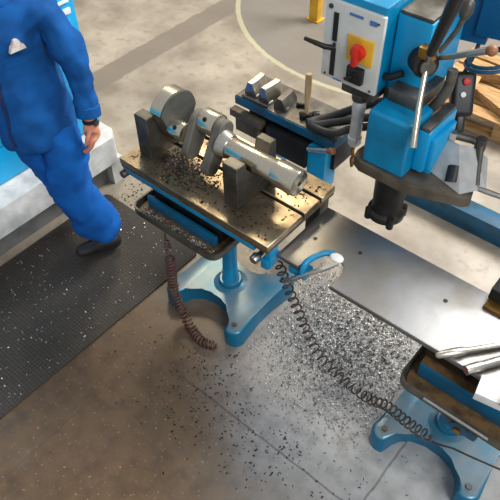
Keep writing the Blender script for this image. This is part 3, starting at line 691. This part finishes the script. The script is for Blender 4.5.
PO = (-2.30, 1.27, 0)
person = thing('person', 'person in blue work jacket and trousers walking past the cabinet, left arm hanging', 'person', PO)
F = Vector((.55, -.835, 0)).normalized(); Lf = Vector((-F.y, F.x, 0))
def P_(l, fw, z, c=(-2.405, 1.24)): return (c[0]+Lf.x*l+F.x*fw, c[1]+Lf.y*l+F.y*fw, z)
pelv = P_(.0, 0, .94, (-2.335, 1.225)); bell = P_(0, 0, 1.10, (-2.36, 1.235)); chest = P_(0, .0, 1.28); uch = P_(0, -.01, 1.40); neck = P_(0, .0, 1.50); nk2 = P_(0, .02, 1.56)
hipL = P_(.095, 0, .88, (-2.335, 1.225)); hipR = P_(-.095, 0, .88, (-2.335, 1.225))
kneeL = (-2.26, 1.25, .50); ankL = (-2.205, 1.378, .116); heelL = (-2.30, 1.30, .05)
kneeR = (-2.35, 1.26, .56); ankR = (-2.45, 1.46, .27)
shL = P_(.195, -.01, 1.415); shR = P_(-.195, -.01, 1.415)
elL = (-2.165, 1.405, 1.15); wrL = (-2.125, 1.365, .93); pmL = (-2.112, 1.35, .875); 
elR = P_(-.27, .02, 1.13); wrR = P_(-.26, .16, .93); pmR = P_(-.25, .19, .88)
def toes(a, d, up=0): return (a[0]+d[0], a[1]+d[1], a[2]+up)
head_c = P_(0, .035, 1.655)
chains = [[(pelv, (.11, .08)), (bell, (.09, .07)), (chest, (.10, .075)), (uch, (.09, .065)), (neck, .055), (nk2, .056), (P_(0, .03, 1.60), (.066, .075)), (head_c, (.078, .094)), (P_(0, .025, 1.715), (.066, .08)), (P_(0, .02, 1.745), (.035, .045))],
          [(pelv, (.11, .08)), (hipL, .07), (((hipL[0]+kneeL[0])/2, (hipL[1]+kneeL[1])/2, .69), .075), (kneeL, .056), (((kneeL[0]+ankL[0])/2, (kneeL[1]+ankL[1])/2+.0, .32), .045), (ankL, .026), (toes(ankL, (.0, -.0), -.06), .034), (toes(ankL, (-.06, -.1), -.07), .03), (toes(ankL, (-.085, -.14), -.075), .02)],
          [(pelv, (.11, .08)), (hipR, .07), (((hipR[0]+kneeR[0])/2, (hipR[1]+kneeR[1])/2, .69), .075), (kneeR, .056), (((kneeR[0]+ankR[0])/2, (kneeR[1]+ankR[1])/2+.01, .34), .05), (ankR, .034), (toes(ankR, (.01, .0), -.055), .034), (toes(ankR, (.06, -.09), -.09), .03), (toes(ankR, (.085, -.15), -.105), .02)],
          [(uch, (.09, .065)), (shL, .05), (((shL[0]+elL[0])/2+.01, (shL[1]+elL[1])/2, 1.285), .052), (elL, .042), (((elL[0]+wrL[0])/2, (elL[1]+wrL[1])/2, 1.05), .039), (wrL, .028)],
          [(uch, (.09, .065)), (shR, .05), (((shR[0]+elR[0])/2, (shR[1]+elR[1])/2, 1.285), .052), (elR, .042), (((elR[0]+wrR[0])/2, (elR[1]+wrR[1])/2, 1.04), .039), (wrR, .028)]]
# hands: palm plus five fingers each, fingers slightly curled, rooted in the palm
def hand(wr, d, side, fw):
    """d: pointing direction of the hand, fw: direction across the palm toward the thumb, side: normal of the palm (palm side)"""
    d, fw, side = Vector(d).normalized(), Vector(fw).normalized(), Vector(side).normalized(); w = Vector(wr)
    p1 = w+d*.04; p2 = w+d*.09
    out = [[(tuple(w), .028), (tuple(p1), (.04, .025)), (tuple(p2), (.044, .023))]]
    for k, ln in enumerate((.078, .09, .084, .066)):
        off = fw*(.034-.0225*k); b = p2+off*.95+d*.004
        c1 = b+d*ln*.42+side*.012; c2 = c1+d*ln*.26+side*.02; c3 = c2+d*ln*.1+side*.02
        out.append([(tuple(p2), (.044, .023)), (tuple(b), .0135), (tuple(c1), .0125), (tuple(c2), .011), (tuple(c3), .009)])
    b = p1+fw*.03; c1 = b+d*.028+fw*.018+side*.012; c2 = c1+d*.03+fw*.004+side*.01
    out.append([(tuple(p1), (.04, .025)), (tuple(b), .012), (tuple(c1), .0105), (tuple(c2), .008)])
    return out
dL = Vector((.04, -.05, -1)); chains += hand(wrL, dL, (-Lf*.9-F*.1), F)
dR = Vector((.1, -.15, -1)); chains += hand(wrR, dR, Lf, F)
body = skin('body', chains, M['skin'], person, 2, PO)
# face features
for s_ in (-1, 1):
    f = MB(); f.ball(P_(s_*.031, .102, 1.665), .0115); ey = f.build('eye', M['eye'], person)
    f = MB(); f.ball(P_(s_*.031, .1105, 1.665), .0045); f.build('iris', M['iris'], ey)
f = MB(); f.tube([P_(0, .108, 1.675), P_(0, .122, 1.655), P_(0, .135, 1.637), P_(0, .12, 1.628)], [.007, .01, .013, .009], 10); f.build('nose', M['skin'], person)
f = MB(); f.ball(P_(0, .104, 1.60), .02, m=Matrix.Rotation(math.atan2(F.y, F.x)+PI/2, 4, 'Z'), sc=(1.1, .4, .35)); f.build('mouth', M['lips'], person)
for s_ in (-1, 1):
    f = MB(); f.ball(P_(s_*.083, .02, 1.65), .028, m=Matrix.Rotation(math.atan2(F.y, F.x)+PI/2, 4, 'Z'), sc=(.35, .7, 1.1)); f.build('ear', M['skin'], person)
hair = skin('hair', [[(P_(0, -.05, 1.60), (.05, .05)), (P_(0, -.04, 1.67), (.08, .075)), (P_(0, -.005, 1.725), (.078, .085)), (P_(0, .06, 1.745), (.06, .035))]], M['hair'], person, 2, PO)
# jacket
g = .022
jk = [[(P_(0, 0, .80, (-2.325, 1.225)), (.19, .155)), (P_(0, 0, .87, (-2.33, 1.225)), (.195, .155)), (P_(0, 0, .98, (-2.34, 1.228)), (.188, .145)), (bell, (.18, .14)), (chest, (.195, .15)), (P_(0, .01, 1.40), (.165, .135)), (P_(0, -.005, 1.485), (.085, .08))],
      [(P_(0, .01, 1.40), (.165, .135)), (shL, .085), (((shL[0]+elL[0])/2+.015, (shL[1]+elL[1])/2, 1.285), .075), (elL, .066), (((elL[0]+wrL[0])/2, (elL[1]+wrL[1])/2, 1.04), .057), ((wrL[0]-.004, wrL[1]+.004, .965), .052)],
      [(P_(0, .01, 1.40), (.165, .135)), (shR, .085), (((shR[0]+elR[0])/2, (shR[1]+elR[1])/2, 1.285), .075), (elR, .066), (((elR[0]+wrR[0])/2, (elR[1]+wrR[1])/2, 1.04), .057), ((wrR[0]*.9+elR[0]*.1, wrR[1]*.9+elR[1]*.1, .96), .052)]]
jacket = skin('jacket', jk, M['fabric'], person, 3, PO)
def crumple(o, size, strength):
    tx = bpy.data.textures.new('cloth_folds', 'CLOUDS'); tx.noise_scale = size; tx.noise_depth = 2
    md = o.modifiers.new('folds', 'DISPLACE'); md.texture = tx; md.strength = strength; md.mid_level = .45; md.texture_coords = 'LOCAL'
    dg = bpy.context.evaluated_depsgraph_get(); dg.update(); nm = bpy.data.meshes.new_from_object(o.evaluated_get(dg)); o.modifiers.clear(); o.data = nm
crumple(jacket, .11, .05)
f = MB(); f.tube([P_(.075*math.cos(a), .005+.078*math.sin(a), 1.495+.02*(-math.sin(a))) for a in [i*2*PI/24 for i in range(24)]], .022, 8, close=True); f.build('collar', M['fabric'], jacket)
def cuff(a, b, r):
    f = MB(); a, b = Vector(a), Vector(b); f.lathe([(r*.8, -.0), (r, .0), (r*1.02, .045), (r*.85, .05)], b, a-b, n=20); return f.build('cuff', M['fabric'], jacket)
cuff(elL, (wrL[0]-.004, wrL[1]+.004, .955), .056); cuff(elR, (wrR[0]*.92+elR[0]*.08, wrR[1]*.92+elR[1]*.08, .95), .056)
# chest pocket, badge and zip lie on the cloth: placed by ray on the jacket
def on_cloth(l, z, lift=.002):
    dg = bpy.context.evaluated_depsgraph_get(); dg.update()
    o_ = Vector(P_(l, .6, z))-Vector(PO); hit, loc, nor, _ = jacket.ray_cast(o_, -F)
    return (loc+Vector(PO)+F*lift) if hit else Vector(P_(l, .15, z))
def cloth_patch(name, cells, material, lift, label=None):
    f = MB(); b = f.bm
    for poly in cells:
        top = [b.verts.new(on_cloth(l, z, lift)) for l, z in poly]; bot = [b.verts.new(on_cloth(l, z, -.004)) for l, z in poly]
        k = len(poly); b.faces.new(top); b.faces.new(bot[::-1])
        for i in range(k): b.faces.new((top[i], top[(i+1) % k], bot[(i+1) % k], bot[i]))
    return f.build(name, material, jacket, label=label)
def strip(l0, l1, zs): return [[(l0, zs[i]), (l1, zs[i]), (l1, zs[i+1]), (l0, zs[i+1])] for i in range(len(zs)-1)]
zs = [.88+.035*i for i in range(17)]
cloth_patch('zip', strip(-.008, .008, zs), mat('zip_dark', (14, 34, 84), .5), .004)
cloth_patch('pocket_flap', [c for l in range(3) for c in strip(.05+.03*l, .05+.03*(l+1), [1.25, 1.275])], M['fabric'], .006)
bc = on_cloth(.115, 1.358, 0); e1 = (on_cloth(.15, 1.345, 0)-on_cloth(.08, 1.345, 0)).normalized(); e2 = on_cloth(.115, 1.385, 0)-on_cloth(.115, 1.315, 0); nn = e1.cross(e2).normalized(); e2 = nn.cross(e1)
if nn.dot(F) < 0: nn = -nn
if e2.z < 0: e2 = -e2
f = MB(); b = f.bm
for lift, shape in ((.012, [(-.036, -.022), (.036, -.022), (.03, -.004), (.021, .002), (.013, .02), (.004, .026), (-.008, .024), (-.018, .008), (-.026, .002)]),):
    top = [b.verts.new(bc+e1*x+e2*y+nn*lift) for x, y in shape]; bot = [b.verts.new(bc+e1*x+e2*y-nn*.004) for x, y in shape]
    b.faces.new(top); b.faces.new(bot[::-1])
    for i in range(len(top)): b.faces.new((top[i], top[(i+1) % len(top)], bot[(i+1) % len(top)], bot[i]))
f.build('badge', mat('badge_white', (210, 206, 204), .6, rgb2=(190, 156, 136), scale=50), jacket, label='small pale hill-shaped badge')
# trousers
tr = [[(P_(0, 0, .96, (-2.335, 1.225)), (.165, .125)), (pelv, (.17, .13)), (hipL, .12), (((hipL[0]+kneeL[0])/2+.01, (hipL[1]+kneeL[1])/2, .69), .112), (kneeL, .112), (((kneeL[0]+ankL[0])/2, (kneeL[1]+ankL[1])/2+.005, .30), .118), ((ankL[0]+.01, ankL[1]-.005, .13), .118)],
      [(pelv, (.17, .13)), (hipR, .115), (((hipR[0]+kneeR[0])/2, (hipR[1]+kneeR[1])/2, .69), .105), (kneeR, .088), (((kneeR[0]+ankR[0])/2, (kneeR[1]+ankR[1])/2+.01, .34), .08), ((ankR[0], ankR[1], .20), .075)]]
crumple(skin('trousers', tr, M['trous'], person, 3, PO), .12, .055)
def shoe(a, dx, dz=0):
    a = Vector(a); d = Vector(dx).normalized()
    c = [[(tuple(a-d*.062+Vector((0, 0, -.05))), (.052, .05)), (tuple(a+d*.02+Vector((0, 0, -.05))), (.047, .05)), (tuple(a+d*.10+Vector((0, 0, -.062+dz*.5))), (.05, .038)), (tuple(a+d*.17+Vector((0, 0, -.070+dz))), (.045, .03)), (tuple(a+d*.205+Vector((0, 0, -.072+dz))), (.03, .022))],
         [(tuple(a+d*.02+Vector((0, 0, -.05))), (.047, .05)), (tuple(a-d*.012+Vector((0, 0, .01))), .06)]]
    s_ = skin('shoe', c, M['shoe'], person, 2, PO)
    return s_
shoe((ankL[0], ankL[1], ankL[2]+.0), (-.55, -.83, 0)); shoe((ankR[0], ankR[1], ankR[2]), (.45, -.85, -.2), -.035)
# wristwatch
f = MB(); w0 = Vector(wrL)+dL.normalized()*.0; ax_ = dL.normalized()
f.lathe([(.030, -.009), (.034, -.008), (.034, .008), (.030, .009)], w0+ax_*-.004, ax_, n=20); wa = f.build('watch', M['black'], person, label='dark wristwatch')
out = (Lf*.8+F*.3).normalized(); f = MB(); f.cyl(w0+out*.031, w0+out*.041, .016, n=18, bev=.002); f.build('watch_face', M['iron'], wa)

# ------------------------------------------------------------------ chips (swarf): uncountable
def chips(name, n, place, size, material, label, org):
    b = bmesh.new(); k = 0
    while k < n:
        p = place()
        if p is None: continue
        k += 1
        x, y, z = p; L = rnd.uniform(*size); w = L*rnd.uniform(.25, .5); a = rnd.uniform(0, 2*PI); c, s_ = math.cos(a), math.sin(a)
        h = L*rnd.uniform(.05, .35); tl = rnd.uniform(-.5, .5)*w
        pts = [(-L/2, -w/2, tl*.3), (-L/2, w/2, -tl*.3), (0, w/2, h-tl*.3), (0, -w/2, h+tl*.3), (L/2, w/2, 0), (L/2, -w/2, 0)]
        m_ = max(0, -min(q[2] for q in pts))
        v = [b.verts.new((x+q[0]*c-q[1]*s_-org[0], y+q[0]*s_+q[1]*c-org[1], z+q[2]+m_+.0008-org[2])) for q in pts]
        b.faces.new((v[0], v[1], v[2], v[3])); b.faces.new((v[3], v[2], v[4], v[5]))
    me = bpy.data.meshes.new(name); b.to_mesh(me); b.free(); me.materials.append(material)
    o = bpy.data.objects.new(name, me); COL.objects.link(o); o.location = org
    return tag(o, label, 'metal chips', kind='stuff')
def infoot(x, y):
    for cx in (CX, c2):
        u, v = abs(x-cx), y-CY
        if u < .265 and abs(v) < .265 and not (u < .10 and abs(v) > .155): return True
    return False
taken = set()
def g_floor():
    x, y = (rnd.gauss(-.82, .25), rnd.gauss(1.84, .2)) if rnd.random() < .6 else (rnd.gauss(-.78, .2), rnd.gauss(1.55, .17))
    if infoot(x, y) or y > 2.3 or (x < -1.24 and y > 1.99): return None
    taken.add((int(x*80), int(y*80)))
    return (x, y, rnd.uniform(0, .006))
chips('floor_chips', 17000, g_floor, (.004, .0105), M['chips'], 'dense drift of grey steel chips on the floor between the two stands', (-.75, 1.5, 0))
def g_scat():
    x, y = rnd.gauss(-.95, .27), rnd.gauss(1.2, .2)
    if infoot(x, y) or x < -1.78 or (x < -1.25 and y > 1.18): return None
    if any((int(x*80)+i, int(y*80)+j) in taken for i in (-1, 0, 1) for j in (-1, 0, 1)): return None
    return (x, y, 0)
chips('scattered_chips', 480, g_scat, (.004, .013), M['chipsd'], 'loose dark chips scattered on the floor in front of the drift', (-.9, 1.2, 0))
def g_mat():
    x, y = rnd.uniform(-2.55, -1.84), rnd.uniform(-.2, 1.62)
    if -2.46 < x < -2.12 and 1.1 < y < 1.48: return None
    return (x, y, .012)
chips('mat_chips', 420, g_mat, (.005, .014), M['chipsl'], 'pale chips sprinkled over the black rubber mat', (-2.2, .8, .012))
def g_aisle():
    x, y = rnd.gauss(-2.15, .22), rnd.gauss(1.78, .09)
    if y < 1.67 or x < -2.58 or infoot(x, y): return None
    return (x, y, 0)
chips('aisle_chips', 420, g_aisle, (.006, .014), M['chipsd'], 'dark chips on the floor past the far end of the mat', (-2.1, 1.75, 0))
def g_tab():
    if rnd.random() < .6: x, y = rnd.gauss(-1.64, .1), rnd.gauss(1.47, .05)
    else: x, y = rnd.uniform(TX0+.02, TX1-.02), rnd.uniform(TY0+.02, TY1-.02)
    if not (TX0+.02 < x < TX1-.02 and TY0+.02 < y < TY1-.02): return None
    if 1.40 < y < 1.685 and (-1.87 < x < -1.775 or -1.37 < x < -1.275): return None
    if any(a-.006 < y < c+.006 for a, c in sl): return None
    return (x, y, TZ)
chips('table_chips', 900, g_tab, (.006, .014), M['chipsd'], 'dark oily chips strewn over the slotted table top', (-1.5, 1.55, TZ))
def g_tray():
    x, y = rnd.uniform(-1.83, -1.38), rnd.uniform(1.332, 1.36)
    return (x, y, .5805)
chips('tray_chips', 260, g_tray, (.005, .012), M['chipsl'], 'chips lying in the oily front of the left tray', (-1.6, 1.35, .575))

# ------------------------------------------------------------------ light
w = bpy.data.worlds.new('hall_daylight'); SC.world = w; w.use_nodes = True
bg = w.node_tree.nodes['Background']; bg.inputs['Color'].default_value = (.92, .96, 1.0, 1); bg.inputs['Strength'].default_value = .5
def area(name, loc, target, size, size_y, power, col):
    l = bpy.data.lights.new(name, 'AREA'); l.shape = 'RECTANGLE'; l.size = size; l.size_y = size_y; l.energy = power; l.color = col
    o = bpy.data.objects.new(name, l); COL.objects.link(o); o.location = loc
    o.rotation_euler = (Vector(target)-Vector(loc)).to_track_quat('-Z', 'Y').to_euler(); return o
area('window_light', (.6, 7.2, 6.2), (-.6, 1.8, .4), 4.0, 2.6, 980, (1., .985, .96))
area('lamp_light', (-4.6, 5.0, 5.2), (-1.5, 1.6, .6), 1.4, 1.0, 150, (1., .82, .54))
area('front_fill', (4.0, -.5, 5.5), (-1., 1.8, .5), 3., 2.5, 330, (.95, .98, 1.))  # unseen fill light, added to brighten the front faces

# ------------------------------------------------------------------ camera
cam = bpy.data.cameras.new('camera'); co = bpy.data.objects.new('camera', cam); COL.objects.link(co)
Mr = ((0.7646654461896325, 0.6443321482156262, -0.011083238671387647), (-0.47051267549269604, 0.569970893209966, 0.6736104238312669), (0.44034597489282856, -0.5098718110165242, 0.7390034903343924))
co.matrix_world = Matrix.Translation((0, 0, 2.7)) @ Matrix(Mr).transposed().to_4x4()
cam.sensor_width = 36; cam.lens = 648.8/500*36; cam.clip_start = .05
SC.camera = co
for o in bpy.data.objects:
    if '_o' in o: del o['_o']
SC.view_settings.view_transform = 'Standard'; SC.view_settings.look = 'None'; SC.view_settings.gamma = 1; SC.view_settings.use_curve_mapping = False
SC.view_settings.exposure = 0.0
